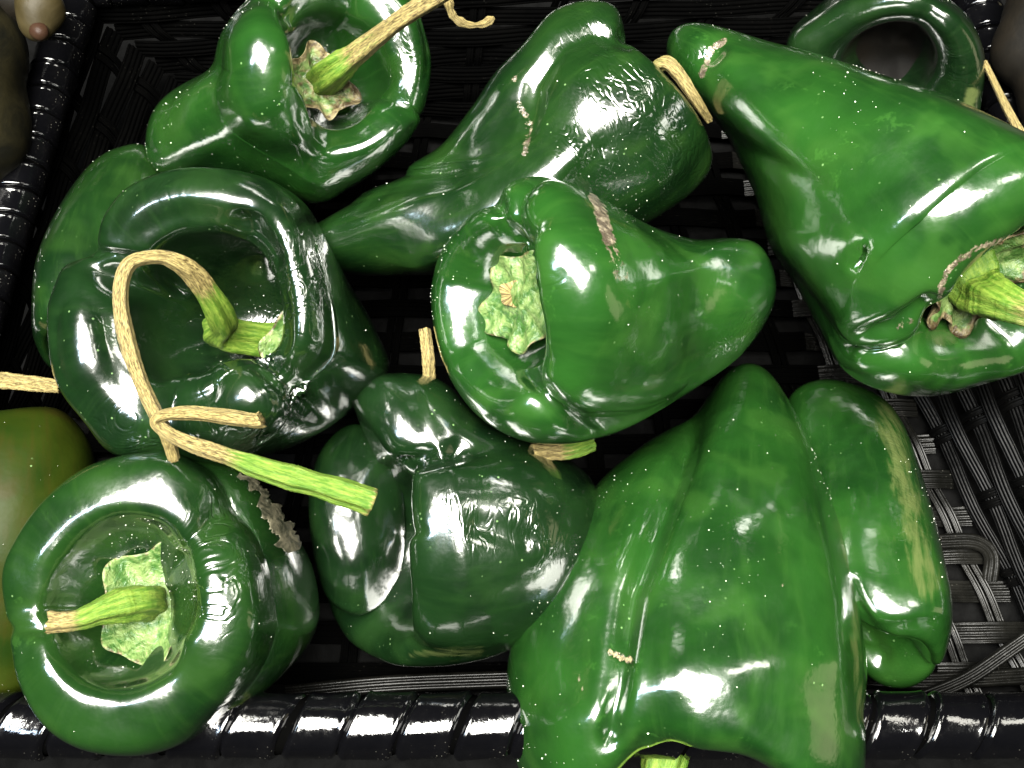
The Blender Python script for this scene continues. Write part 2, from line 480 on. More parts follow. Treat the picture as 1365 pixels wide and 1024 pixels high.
    rt = root(name, base, label, 'pepper', group)
    VV = Gw.reshape(-1, 3)
    gv = np.stack([np.broadcast_to(np.cos(ph), (NU, NV)), np.broadcast_to(np.sin(ph), (NU, NV)), -h / R], -1).reshape(-1, 3)
    # weld poles
    idx = np.arange(NU * NV); idx[:NV] = 0; idx[(NU - 1) * NV:] = (NU - 1) * NV
    F = idx[grid_faces(NU, NV)]
    keep = np.unique(F); remap = -np.ones(NU * NV, int); remap[keep] = np.arange(len(keep))
    faces = []
    for f in remap[F].tolist():
        g = []
        for v in f:
            if v not in g: g.append(v)
        if len(g) > 2: faces.append(g[::-1])
    A = {k: v.reshape(-1)[keep] for k, v in att.items()}; A['grain'] = gv[keep]
    body = mesh_obj('skin', VV[keep] - base, faces, M[mat], rt, A)
    # dust grains lying on the skin
    if dust:
        ok = np.argwhere(fr & (nn[..., 2] > 0.12) & (np.arange(NU) > 2)[:, None])
        area = np.linalg.norm(np.cross(np.gradient(G, axis=0), np.gradient(G, axis=1)), axis=-1)
        clump = np.clip(fourier(G, 0.02, 12, seed + 5), 0, 3) ** 3 + 0.12
        wt = (area * dens * clump)[ok[:, 0], ok[:, 1]]; wt = wt / wt.sum()
        ch = ok[rng.choice(len(ok), dust, p=wt)]
        oc = np.array([[1, 0, 0], [-1, 0, 0], [0, 1, 0], [0, -1, 0], [0, 0, 1], [0, 0, -1]], float)
        of = [[0, 2, 4], [2, 1, 4], [1, 3, 4], [3, 0, 4], [2, 0, 5], [1, 2, 5], [3, 1, 5], [0, 3, 5]]
        DV, DF = [], []
        for i, (a, b) in enumerate(ch):
            sz = U * (0.30 + 0.85 * rng.random() ** 4) * rng.uniform(0.7, 1.3, 3)
            j = (b + 1) % NV; i2 = min(a + 1, NU - 1); ta, tb_ = rng.random(2)
            pos = Gw[a, b] * (1 - ta) * (1 - tb_) + Gw[i2, b] * ta * (1 - tb_) + Gw[a, j] * (1 - ta) * tb_ + Gw[i2, j] * ta * tb_
            DV.append(oc * sz + pos + world(nn[a, b]) * 0.2 - base); DF += [[x + 6 * i for x in f] for f in of]
        d = mesh_obj('dust_grains', np.vstack(DV), DF, M['dust'], rt, smooth=False); d['kind'] = 'stuff'
    floor = G[0, 0]
    if calyx is not None:
        make_calyx(rt, base, floor, T0, E1[0], seed=seed, **calyx)
    if stem is not None:
        st = dict(stem); pts = [tuple(p) for p in st.pop('pts')]
        first = st.pop('r0')
        P0 = np.r_[floor - T0 * 4, first]
        arr = [P0] + [np.r_[P(a, b, c), rr] for a, b, c, rr in pts]
        make_stem(rt, base, np.array(arr), seed=seed, **st)
    return rt, G

def make_calyx(parent, base, c, n, e1, radius=50, points=6, lift=5, cup=0.25, dry=0.1, seed=0, star=0.28, off=(0, 0, 0), squash=(1, 1), normal=None, mat='calyx'):
    r = np.random.default_rng(seed + 50)
    if normal is not None: n = nrm(np.array(normal, float))
    e1 = nrm(e1 - n * (e1 @ n)); e2 = np.cross(n, e1)
    nr, na = 22, 96
    ph = np.arange(na) / na * 2 * math.pi
    k = r.uniform(0, 6.28)
    edge = 1 + star * (np.abs(np.cos((ph * points + k) / 2)) ** 3 * 1.4 - 0.6) + 0.06 * np.sin(ph * 3 + k * 2) + 0.05 * np.sin(ph * 2 + k)
    t = np.linspace(0.0, 1, nr)
    rr = t[:, None] * edge[None] * radius
    wav = 0.06 * radius * np.sin(ph * points * 2 + k)[None] * t[:, None] ** 2 + 0.05 * radius * np.sin(ph * 5 + 2 * k)[None] * t[:, None] ** 2
    h = lift + cup * radius * t[:, None] ** 2.2 + wav + 0.10 * radius * np.exp(-(t[:, None] / 0.3) ** 2)
    def surf(dh):
        return (c + np.array(off, float)) + rr[..., None] * (np.cos(ph)[None, :, None] * e1 * squash[0] + np.sin(ph)[None, :, None] * e2 * squash[1]) + (h + dh)[..., None] * n
    top = surf(0); bot = surf(-3.0)[::-1]
    G = np.concatenate([top, bot], 0)
    NUc = G.shape[0]
    V = world(G).reshape(-1, 3) - base
    tt = np.r_[t, t[::-1]]
    d = np.clip(dry + 0.55 * np.clip((tt[:, None] - 0.8) / 0.2, 0, 1) * np.ones(na), 0, 1)
    return mesh_obj('calyx', V, [f[::-1] for f in grid_faces(NUc, na).tolist()], M[mat], parent, {'dry': d.reshape(-1)})

def make_stem(parent, base, arr, dry=((0, 0), (1, 1)), flutes=5, seed=0, name='stem', n=90, ridge=0.12, end='cut', mat='stem', wob=0.02):
    """arr: rows x,y,z,radius in layout units"""
    r = np.random.default_rng(seed + 90)
    c = catmull(arr, n); pts = c[:, :3]; rad = np.maximum(c[:, 3], 0.5)
    T, E1, E2 = frames(pts, (0.3, 0.2, 1))
    na = 40; ph = np.arange(na) / na * 2 * math.pi
    s = np.linspace(0, 1, n)
    k = r.uniform(0, 6.28, 4)
    prof = 1 + ridge * np.cos(flutes * ph[None] + k[0] + 1.6 * s[:, None]) + 0.5 * ridge * np.cos(3 * ph[None] + k[1] - 3 * s[:, None])
    prof = prof * (1 + wob * np.sin(s * 21 + k[2]) + wob * 0.8 * np.sin(s * 47 + k[3]))[:, None]
    prof = prof + 0.012 * r.normal(size=(n, 1))
    G = pts[:, None] + (rad[:, None] * 0.9 * prof)[..., None] * (np.cos(ph)[None, :, None] * E1[:, None] + np.sin(ph)[None, :, None] * E2[:, None])
    # end caps: a slightly hollow ragged cut
    caps = []
    jag = 1 + 0.25 * r.normal(size=na)
    e = G[-1] - T[-1] * (rad[-1] * 0.25 * jag)[:, None]
    inn = pts[-1] + (e - pts[-1]) * 0.55 + T[-1] * rad[-1] * 0.25
    cc = np.broadcast_to(pts[-1] + T[-1] * rad[-1] * 0.3, (na, 3))
    b0 = np.broadcast_to(pts[0], (na, 3))
    G = np.concatenate([b0[None], G, e[None], inn[None], cc[None]], 0)
    ss = np.r_[0, s, 1, 1, 1]
    L = np.linalg.norm(np.diff(pts, axis=0), axis=1).sum()
    dv = np.interp(ss, [a for a, b in dry], [b for a, b in dry])
    gr = np.stack([np.broadcast_to(np.cos(ph), (len(ss), na)), np.broadcast_to(np.sin(ph), (len(ss), na)), np.broadcast_to(ss[:, None] * L / 12, (len(ss), na))], -1)
    V = world(G).reshape(-1, 3) - base
    return mesh_obj(name, V, [f[::-1] for f in grid_faces(len(ss), na).tolist()], M[mat], parent,
                    {'dry': np.repeat(dv, na), 'grain': gr.reshape(-1, 3)})

def loose_stem(label, pts, dry, cat='stalk', name='fallen_stalk', **k):
    arr = np.array([np.r_[P(a, b, c), r] for a, b, c, r in pts])
    base = world(arr[0, :3])
    rt = root(name, base, label, cat)
    make_stem(rt, base, arr, dry=dry, **k)
    return rt

def surf_z(G, px, py, rad=9):
    """height of the fruit's near side under a point of the picture"""
    p = proj(G).reshape(-1, 2); z = G.reshape(-1, 3)[:, 2]
    m = np.hypot(p[:, 0] - px, p[:, 1] - py) < rad
    return float(z[m].max()) if m.any() else 0.0

# ================================================================ THE BASKET
ZR, ZF = -105.0, -365.0
basket = root('woven_basket', PW(690, 560, ZF) * U, 'black glossy woven plastic basket with a spiral wrapped rim holding the peppers', 'basket')
bbase = np.array(basket.location)

def rod(p0, p1, rad, blen, slant, phase=0.0, gap=0.055, flip=1):
    p0 = np.asarray(p0, float); p1 = np.asarray(p1, float)
    ax = p1 - p0; L = np.linalg.norm(ax); ax /= L
    up = np.array([0, 0, 1.0]); side = nrm(np.cross(up, ax)); up = np.cross(ax, side)
    na = 48; a = np.arange(na) / na * 2 * math.pi
    # the bare core
    Gc = np.stack([p0 + ax * t * L + rad * 0.86 * (np.cos(a)[:, None] * side + np.sin(a)[:, None] * up) for t in (0, 1)], 0)
    c = mesh_obj('rim_core', Gc.reshape(-1, 3) * U - bbase, [f for f in grid_faces(2, na).tolist()], M['strand'], basket)
    s = np.linspace(0, 1, 22); e = np.abs(2 * s - 1)
    rr = rad * (1.0 - 0.015 * (1 - e ** 2) - 0.13 * np.clip((e - 0.80) / 0.20, 0, 1) ** 2.2 + 0.022 * np.exp(-((e - 0.80) / 0.09) ** 2))
    X = (s - 0.5)[:, None] * blen * (1 - gap) + slant * np.cos(a)[None] * flip
    # faces of the wrap are slightly flat
    flat = 1 + 0.012 * np.cos(6 * a)[None]
    G = X[..., None] * np.array([1.0, 0, 0]) + (rr[:, None] * flat * np.cos(a)[None])[..., None] * np.array([0, 1.0, 0]) + (rr[:, None] * flat * np.sin(a)[None])[..., None] * np.array([0, 0, 1.0])
    variants = []
    for v in range(3):
        g2 = G.copy()
        g2[..., 1:] *= (1 + 0.012 * np.cos(a * 2 + v * 2)[None] + 0.008 * np.cos(a * 5 + v + 4 * s[:, None]))[..., None]
        me = bpy.data.meshes.new('rim_wrap')
        me.from_pydata((g2.reshape(-1, 3) * U).tolist(), [], grid_faces(22, na).tolist())
        me.polygons.foreach_set('use_smooth', np.ones(len(me.polygons), bool)); me.materials.append(M['rim']); me.update()
        variants.append(me)
    n = int(L / blen)
    R3 = Matrix((ax, side, up)).transposed()
    for i in range(n):
        o = bpy.data.objects.new('rim_wrap', variants[i % 3]); COL.objects.link(o); o.parent = basket
        pos = (p0 + ax * (i + 0.5 + phase) * blen) * U - bbase
        Rj = R3 @ Matrix.Rotation(random.uniform(-0.05, 0.05), 3, 'Z') @ Matrix.Rotation(random.uniform(-0.35, 0.35), 3, 'X')
        o.matrix_local = Matrix.Translation(Vector(pos.tolist())) @ Rj.to_4x4()

FL = PW(-215, 967, ZR); FR = PW(1600, 967, ZR)
BL = PW(150, -170, ZR); BR = PW(1255, -170, ZR)
LF = PW(-175, 870, ZR)
rod(FL, FR, 41, 73, 16, 0.0)
lf0 = PW(12, 290, ZR); lf1 = PW(66, 116, ZR); ld = nrm(lf1 - lf0)
LB = lf0 + ld * 430; LFc = lf0 - ld * 560
rod(LFc, LB, 36, 46, 6, 0.0, flip=-1)
rb1 = PW(1348, 150, ZR); rb0 = PW(1600, 940, ZR); rd = nrm(rb1 - rb0)
RB = rb1 + rd * 330
rod(rb0, RB, 36, 46, 6, 0.0)
rod(LB + [0, 20, 0], RB + [0, 20, 0], 36, 60, 7, 0.0)

def ribbon(name, pts, side, nrmv, width, ribs=4, h=2.6, th=3.0, mat='strand', taper=None):
    """a flat moulded strand with fine ribs along it; pts in world layout units"""
    n = len(pts); m = ribs * 6 + 1
    s = np.linspace(-0.5, 0.5, m)
    prof = h * np.abs(np.cos(s * math.pi * ribs)) ** 0.8 * 1.0 - 5.0 * np.abs(2 * s) ** 6 * 0.4
    sd = np.broadcast_to(side, pts.shape); nn = np.broadcast_to(nrmv, pts.shape)
    top = pts[:, None] + (s * width)[None, :, None] * sd[:, None] + prof[None, :, None] * nn[:, None]
    bot = (pts[:, None] + (s[::-1] * width)[None, :, None] * sd[:, None] - th * nn[:, None])[:, ::(m - 1) // 2]
    G = np.concatenate([top, bot], 1)
    o = mesh_obj(name, G.reshape(-1, 3) * U - bbase, [f[::-1] for f in grid_faces(n, G.shape[1]).tolist()], M[mat], basket)
    return o

def weave(c00, c10, c01, c11, nw, nst, out, ww, sw, amp=5, sub=9, wname='weaver', sname='stake', jit=1.5, mat='strand'):
    """u runs along the weavers, v across them"""
    c00, c10, c01, c11 = [np.asarray(c, float) for c in (c00, c10, c01, c11)]
    B = lambda u, v: (c00 * (1 - u) * (1 - v) + c10 * u * (1 - v) + c01 * (1 - u) * v + c11 * u * v)
    def nv_at(u, v):
        a = B(min(u + .01, 1), v) - B(max(u - .01, 0), v); b = B(u, min(v + .01, 1)) - B(u, max(v - .01, 0))
        a = nrm(a); n = nrm(np.cross(a, b)); n = n if n @ out > 0 else -n
        return a, n, nrm(b - a * (a @ b))
    for i in range(nw):
        v = (i + 0.5) / nw; pts, sd, nn = [], [], []
        for t in np.linspace(0, 1, nst * sub):
            a, n, b = nv_at(t, v)
            ph = math.pi * (t * nst - 0.5 + i)
            pts.append(B(t, v) + n * amp * math.cos(ph) + b * random.uniform(-0.25, 0.25)); sd.append(b); nn.append(n)
        off = random.uniform(-jit, jit)
        ribbon(wname, np.array(pts) + np.array(sd) * off, np.array(sd), np.array(nn), ww * random.uniform(0.93, 1.05), 4, mat=mat)
    for j in range(nst):
        for k in (-0.62, 0.62):
            u = (j + 0.5) / nst; pts, sd, nn = [], [], []
            for t in np.linspace(0, 1, nw * 6):
                a, n, b = nv_at(u, t)
                ph = math.pi * (t * nw - 0.5 + j)
                pts.append(B(u, t) - n * amp * 0.9 * math.cos(ph) + a * k * sw); sd.append(a); nn.append(n)
            ribbon(sname, np.array(pts), np.array(sd), np.array(nn), sw, 2, 2.0, mat=mat)

fl_r0 = PW(1345, 790, ZF); fl_r1 = PW(1222, 545, ZF); fdir = nrm(fl_r1 - fl_r0)
fy0 = PW(1250, 925, ZF)[1]
f_fr = fl_r0 + fdir * ((fy0 - fl_r0[1]) / fdir[1])
f_br = fl_r0 + fdir * ((LB[1] - 60 - fl_r0[1]) / fdir[1])
f_fl = np.array([-f_fr[0] - 60, f_fr[1], ZF]); f_bl = np.array([-f_br[0] - 60, f_br[1], ZF])
m_f = f_fl * 0.10 + f_fr * 0.90; m_b = f_bl * 0.10 + f_br * 0.90
weave(f_fl, m_f, f_bl, m_b, 17, 11, np.array([0, 0, 1.0]), 34, 12, amp=4.5)
weave(m_f, f_fr, m_b, f_br, 17, 2, np.array([0, 0, 1.0]), 34, 12, amp=4.5, mat='lit_strand')  # right end of the floor uses the lit copy of the plastic
lo = np.array([0, 0, -26.0])
# walls: front, right, left, back
weave(f_fl, f_fr, FL + lo, FR + lo, 7, 12, np.array([0, 1.0, 0.6]), 33, 13)
weave(f_fr, f_br, rb0 + lo, RB + lo, 8, 9, np.array([-1.0, 0, 0.6]), 26, 13, mat='wall')
weave(f_fl, f_bl, LFc + lo, LB + lo, 7, 9, np.array([1.0, 0, 0.6]), 33, 13)
weave(f_bl, f_br, LB + lo, RB + lo, 7, 10, np.array([0, -1.0, 0.6]), 33, 13)

def loose_strand(pp, width, ribs=3, name='loose_strand'):
    """a strand end that stands off the weave: points px, py, height above the floor"""
    pts = np.array([PW(a, b, ZF + c) for a, b, c in pp]); pts = catmull(pts, 40)
    tg = nrm(np.gradient(pts, axis=0)); up = np.array([0, 0, 1.0])
    sd = nrm(np.cross(up, tg)); nn = nrm(np.cross(tg, sd))
    ribbon(name, pts, sd, nn, width, ribs, 2.6, 3, mat='lit_strand')
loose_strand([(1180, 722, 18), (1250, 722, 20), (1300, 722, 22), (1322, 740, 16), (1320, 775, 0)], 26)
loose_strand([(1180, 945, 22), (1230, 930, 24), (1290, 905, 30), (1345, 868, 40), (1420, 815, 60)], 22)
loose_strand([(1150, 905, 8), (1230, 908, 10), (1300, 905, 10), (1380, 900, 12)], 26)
loose_strand([(380, 925, 60), (520, 912, 66), (700, 905, 70), (900, 898, 70)], 26)

table = mesh_obj('display_liner', np.array([[-4000, -4000, ZF - 22], [4000, -4000, ZF - 22], [4000, 4000, ZF - 22], [-4000, 4000, ZF - 22]]) * U, [[0, 1, 2, 3]], M['cloth'], smooth=False)
table['kind'] = 'structure'

# ================================================================ THE PEPPERS
G = {}
TAPER = [(0.25, 0.99), (0.5, 0.86), (0.75, 0.62), (0.92, 0.38)]
CONE = [(0.15, .97), (0.4, .78), (0.65, .55), (0.85, .39), (0.96, .25)]

rA, G['A'] = pepper('pepper in the lower left corner with dust in its hollow crown and short stem',
    [(168, 806, 130), (205, 806, 40), (285, 795, -60), (345, 790, -170)], 150, TAPER, cr=0.40, dc=0.66, bowl=0.71,
    H=[(0, .10), (50, .02), (100, .07), (140, .03), (183, -.02), (225, .05), (270, .0), (310, .04)], RF=[(0, .03), (90, .0), (180, .0), (270, .03)],
    grooves=[(183, .20, 11), (48, .24, 13), (-52, .10, 16)], centre=(200, 805),
    outline=[(2, 770), (20, 720), (60, 665), (120, 620), (200, 602), (270, 605), (330, 630), (380, 690), (415, 750), (426, 820), (405, 870), (350, 925), (280, 975), (200, 1006), (120, 1003), (60, 970), (24, 910), (12, 845)],
    sculpt=[([(255, 690), (240, 760), (245, 850)], 22, 9), ([(12, 838), (60, 838)], 10, -6)],
    paint=[('wrinkle', [(285, 690), (300, 760), (275, 810)], 34, 0.9), ('wrinkle', [(370, 800), (330, 900)], 40, 0.25), ('dust', [(180, 900), (150, 720)], 60, 9), ('pale', [(330, 930), (300, 960)], 9, 0.4)],
    mat='mid', seed=3, dust=235,
    calyx=dict(radius=70, points=5, star=0.14, cup=0.45, lift=15, dry=0.0, squash=(0.86, 1.05), off=(6, 2, 0)),
    stem=dict(r0=22, pts=[(192, 802, 85, 23), (165, 806, 110, 22), (135, 815, 130, 17), (105, 826, 145, 13), (80, 829, 152, 13), (68, 829, 155, 15)], dry=((0, 0), (0.74, 0.05), (0.86, .6), (1, .95))))

rC, G['C'] = pepper('large dark pepper with a deep open crown and a long dried hooked stem',
    [(262, 412, 75), (305, 425, -10), (400, 455, -110), (490, 485, -220)], 182, TAPER, cr=0.52, dc=1.35, under=1.0,
    H=[(0, .02), (60, .06), (120, .04), (158, -.04), (190, .03), (250, 0), (300, .0)], RF=[(0, .03), (90, .02), (180, .02), (270, -.02)],
    grooves=[(158, .30, 10), (-42, .32, 14), (-103, .18, 12), (62, .10, 14)], centre=(275, 420),
    outline=[(68, 470), (70, 400), (90, 352), (125, 335), (137, 290), (170, 250), (230, 226), (300, 225), (360, 240), (410, 275), (440, 330), (468, 380), (498, 430), (520, 490), (490, 530), (440, 570), (380, 600), (300, 618), (210, 612), (150, 606), (110, 560), (82, 520)],
    sculpt=[([(245, 545), (300, 515), (345, 530)], 42, 40), ([(110, 420), (120, 480)], 40, 14), ([(128, 338), (190, 350), (240, 385)], 9, -12), ([(345, 478), (372, 500), (430, 560)], 14, -12), ([(330, 300), (352, 345)], 22, -14)],
    paint=[('wrinkle', [(395, 330), (405, 400), (370, 440)], 30, .8), ('wrinkle', [(300, 520), (370, 560), (290, 570)], 36, .85), ('wrinkle', [(150, 560), (200, 590)], 30, .9), ('wrinkle', [(110, 430)], 40, .35), ('wrinkle', [(160, 260), (230, 245)], 22, .3), ('dust', [(350, 300)], 60, 3)],
    mat='deep', seed=11, dust=84,
    calyx=dict(radius=56, points=5, star=0.14, cup=0.5, lift=84, dry=0.05, off=(22, -8, 4)),
    stem=dict(r0=26, pts=[(300, 446, -50, 24), (297, 430, 0, 21), (284, 402, 45, 17), (260, 368, 85, 14), (238, 350, 110, 12), (208, 342, 125, 10), (172, 352, 135, 9.5), (160, 392, 140, 9.5), (168, 450, 142, 9.5), (188, 510, 140, 9.5), (208, 553, 138, 9), (222, 580, 130, 9), (232, 612, 115, 7)], dry=((0, 0), (.36, .0), (.43, .5), (.50, 1), (1, 1)), n=150, wob=0.06))

rE, G['E'] = pepper('glossy green pepper at the top left with a thick stem leaning right',
    [(462, 88, -20), (430, 112, -90), (350, 155, -170), (270, 185, -240)], 150, [(0.25, .98), (0.5, .9), (0.75, .76), (0.92, .56)], cr=0.55, dc=0.85,
    H=[(0, .02), (40, .05), (100, .0), (150, .02), (185, .16), (225, .05), (262, -.14), (310, .06), (335, .02)], RF=[(0, .02), (180, .08), (262, -.02)],
    grooves=[(-18, .34, 10), (146, .20, 12), (80, .12, 16)], centre=(420, 110),
    outline=[(193, 190), (205, 143), (240, 112), (284, 92), (300, 50), (335, 0), (380, -40), (470, -55), (540, -15), (569, 50), (574, 105), (556, 170), (518, 215), (470, 250), (420, 272), (330, 258), (262, 243), (210, 230)],
    sculpt=[([(362, 78), (356, 130)], 60, 30), ([(415, 160), (430, 190)], 18, -9), ([(470, 140), (520, 150)], 22, 10)],
    paint=[('wrinkle', [(548, 60), (545, 110)], 26, .35), ('wrinkle', [(430, 258), (480, 245)], 16, .5), ('dust', [(265, 150), (400, 190)], 50, 4)],
    mat='leaf', seed=21, dust=145,
    calyx=dict(radius=50, points=6, star=0.2, cup=0.4, lift=36, dry=0.5, off=(-6, -4, 2)),
    stem=dict(r0=24, pts=[(448, 92, -35, 23), (470, 75, -5, 17), (505, 48, 30, 13), (540, 22, 60, 12), (585, -6, 90, 12), (610, -20, 100, 12)], dry=((0, .0), (.28, .1), (.45, .62), (1, .8))))

rF, G['F'] = pepper('long dark pepper with shrivelled shoulders behind the middle pepper, tip pointing left',
    [(862, 118, -120), (810, 165, -105), (720, 235, -110), (600, 300, -125), (440, 335, -150), (340, 345, -165)], 132, [(0.12, 1.02), (0.3, .95), (0.5, .8), (0.7, .64), (0.85, .56), (0.95, .45)], ref=(0, 0, 1), cr=0.5, dc=0.45,
    grooves=[(-38, .26, 14), (70, .1, 20), (180, .2, 20)], H=[(-70, .25), (0, 0), (90, 0), (180, 0)], RF=[(-80, .06), (0, 0), (90, 0)], centre=(760, 190),
    outline=[(695, 60), (735, 15), (785, 0), (825, 12), (838, 52), (880, 92), (922, 140), (947, 190), (944, 232), (900, 275), (800, 330), (700, 352), (600, 366), (520, 371), (420, 368), (330, 350), (360, 315), (440, 293), (510, 240), (580, 195), (625, 145), (660, 95)],
    sculpt=[([(838, 56), (790, 42), (750, 60), (712, 110), (700, 170)], 11, -9), ([(560, 345), (650, 290), (765, 215)], 34, 14), ([(600, 230), (700, 140)], 45, -12), ([(850, 150), (900, 220)], 20, 5), ([(800, 200), (770, 240)], 16, -6)],
    paint=[('wrinkle', [(800, 90), (870, 150), (905, 205)], 44, .8), ('wrinkle', [(770, 190), (800, 210)], 28, .9), ('wrinkle', [(780, 25)], 40, .35), ('scar', [(686, 105)], 6, .6), ('scar', [(690, 135), (706, 165)], 6, .5), ('scar', [(706, 172), (700, 205)], 6, .55)],
    mat='mid', seed=31, dust=117)

rB, G['B'] = pepper('bright pepper with a cut off stem and a brown scar, topmost in the middle',
    [(668, 408, 108), (742, 409, 45), (830, 406, 2), (920, 402, -22), (1015, 398, -35)], 168, [(0.12, 1.0), (0.3, .92), (0.5, .74), (0.7, .6), (0.86, .54), (0.95, .42)], ref=(0, 0, 1), cr=0.50, dc=0.50,
    H=[(0, .20), (45, .12), (90, .10), (150, .0), (180, .0), (225, .02), (270, .02), (320, .10)], RF=[(0, .03), (180, .0)],
    grooves=[(74, .30, 11), (-62, .32, 11), (158, .08, 9), (208, .07, 9)], centre=(800, 410), smooth=220,
    outline=[(574, 400), (588, 335), (628, 286), (661, 270), (676, 246), (715, 234), (760, 243), (815, 272), (870, 302), (930, 318), (990, 316), (1020, 334), (1035, 382), (1022, 430), (980, 482), (900, 535), (830, 574), (760, 593), (690, 586), (630, 548), (590, 482)],
    sculpt=[([(664, 272), (672, 300), (700, 330)], 10, -10), ([(704, 500), (740, 540), (790, 580)], 10, -9), ([(715, 450), (710, 380), (735, 330)], 22, 12), ([(765, 345), (820, 395)], 58, 17), ([(850, 400), (900, 400)], 40, -7), ([(960, 340), (985, 395)], 26, 5)],
    paint=[('scar', [(790, 262), (800, 280)], 7, .8), ('scar', [(800, 280), (812, 320)], 10, .85), ('scar', [(815, 330), (832, 372)], 13, .42), ('wrinkle', [(745, 370), (735, 400)], 14, .55), ('wrinkle', [(700, 262), (668, 275)], 8, .6), ('wrinkle', [(950, 490), (1010, 430)], 26, .35)],
    mat='dark', seed=41, dust=94,
    calyx=dict(radius=64, points=5, star=0.18, cup=0.12, lift=16, dry=0.0, off=(-14, 6, 0)),
    stem=dict(r0=24, pts=[(692, 396, 34, 20), (684, 392, 62, 19)], dry=((0, 0), (.5, .3), (1, 1)), n=30, ridge=.1))

rG, G['G'] = pepper('biggest pepper at the upper right, tip to the upper left, thick pale stem',
    [(1335, 398, 95), (1275, 345, 45), (1180, 250, -15), (1050, 155, -85), (925, 82, -155)], 205, [(0.12, 1.02), (0.3, .96), (0.5, .8), (0.7, .6), (0.86, .44), (0.95, .32)], ref=(0, 0, 1), cr=0.46, dc=0.42,
    H=[(0, -.04), (60, .0), (110, .06), (200, 0), (300, .0)], grooves=[(92, .30, 12), (-100, .25, 16), (190, .2, 16)], centre=(1180, 290), gfade=4, smooth=350,
    outline=[(888, 75), (893, 45), (915, 28), (960, 32), (1010, 48), (1090, 70), (1180, 100), (1270, 130), (1365, 178), (1450, 240), (1500, 330), (1480, 430), (1400, 482), (1320, 510), (1240, 529), (1170, 520), (1120, 490), (1092, 440), (1060, 380), (1027, 330), (1005, 260), (975, 200), (950, 160), (915, 128), (893, 105)],
    sculpt=[([(1130, 460), (1190, 440), (1238, 410)], 13, -20), ([(1145, 350), (1152, 335)], 9, -7), ([(940, 75), (955, 60)], 14, -16), ([(1150, 480), (1250, 490), (1350, 470)], 26, 8), ([(1160, 320), (1210, 290), (1370, 245)], 55, 14)],
    paint=[('wrinkle', [(1150, 345)], 14, .5), ('scar', [(1252, 395), (1262, 360), (1300, 332), (1345, 318)], 6, .6), ('scar', [(936, 100), (948, 66), (965, 55)], 6, .7), ('wrinkle', [(930, 80)], 18, .7), ('scar', [(1215, 428), (1190, 440)], 6, .5)],
    mat='dark', seed=51, dust=128,
    calyx=dict(radius=78, points=7, star=0.2, cup=0.35, lift=8, dry=0.28, off=(-4, 0, 6)),
    stem=dict(r0=40, pts=[(1305, 388, 62, 34), (1330, 400, 100, 27), (1365, 414, 135, 21), (1410, 425, 160, 20)], dry=((0, 0), (.45, .05), (.8, .5), (1, .8))))

rH, G['H'] = pepper('dark pepper in the top right corner behind the biggest one, arched crown showing',
    [(1188, 92, -160), (1190, 55, -240), (1200, 10, -340)], 140, TAPER, cr=0.42, dc=0.9, calyx=dict(radius=66, points=3, star=.06, lift=22, cup=.25, dry=1, mat='huskdark'), H=[(0, 0), (90, .05), (180, 0)], 
    grooves=[(70, .12, 14), (-60, .2, 14), (200, .2, 14)], centre=(1188, 90),
    outline=[(1050, 50), (1080, 15), (1130, -15), (1220, -22), (1285, 15), (1312, 70), (1310, 125), (1292, 175), (1200, 215), (1100, 170), (1055, 100)],
    paint=[('wrinkle', [(1285, 95), (1270, 80)], 26, .45), ('pale', [(1296, 125), (1288, 150)], 10, .6)], mat='deep', seed=61, dust=33)

rI, G['I'] = pepper('dark pepper with wrinkled patches lying on its side, below left of the middle pepper',
    [(520, 715, -40), (570, 712, -60), (660, 700, -90), (760, 670, -140), (820, 650, -180)], 178, TAPER, ref=(0, 0, 1), cr=0.5, dc=0.5,
    H=[(0, .0), (60, .10), (90, .12), (180, 0), (270, -.05)], RF=[(0, 0), (80, .06), (270, 0)], grooves=[(50, .34, 11), (-62, .14, 15), (180, .1, 18)], centre=(610, 700),
    outline=[(467, 535), (480, 506), (530, 497), (590, 507), (650, 560), (720, 590), (790, 640), (800, 720), (760, 810), (690, 862), (620, 885), (540, 889), (495, 874), (460, 848), (437, 800), (437, 762), (465, 738), (497, 725), (500, 690), (507, 635), (488, 585)],
    sculpt=[([(505, 632), (545, 615), (610, 602)], 12, -16), ([(520, 520), (540, 590)], 34, 8), ([(640, 700), (700, 720)], 18, -8)],
    paint=[('wrinkle', [(610, 680), (645, 712)], 26, .6), ('wrinkle', [(690, 690), (740, 730)], 28, .6), ('wrinkle', [(540, 530)], 30, .25), ('scar', [(497, 755), (500, 770)], 5, .5), ('scar', [(503, 655), (499, 700)], 3, .5), ('pale', [(550, 872), (640, 868)], 9, .35)],
    mat='deep', seed=71, dust=84)

rJ, G['J'] = pepper('nearly hidden dark pepper in the gap right of the lower left pepper',
    [(475, 810, -150), (474, 760, -125), (466, 670, -115), (474, 585, -150)], 72, TAPER, ref=(0, 0, 1), cr=0.5, dc=0.4, centre=(460, 670),
    outline=[(412, 700), (416, 630), (438, 585), (475, 565), (520, 590), (540, 690), (530, 780), (480, 820), (430, 790)],
    mat='deep', seed=81, dust=11)

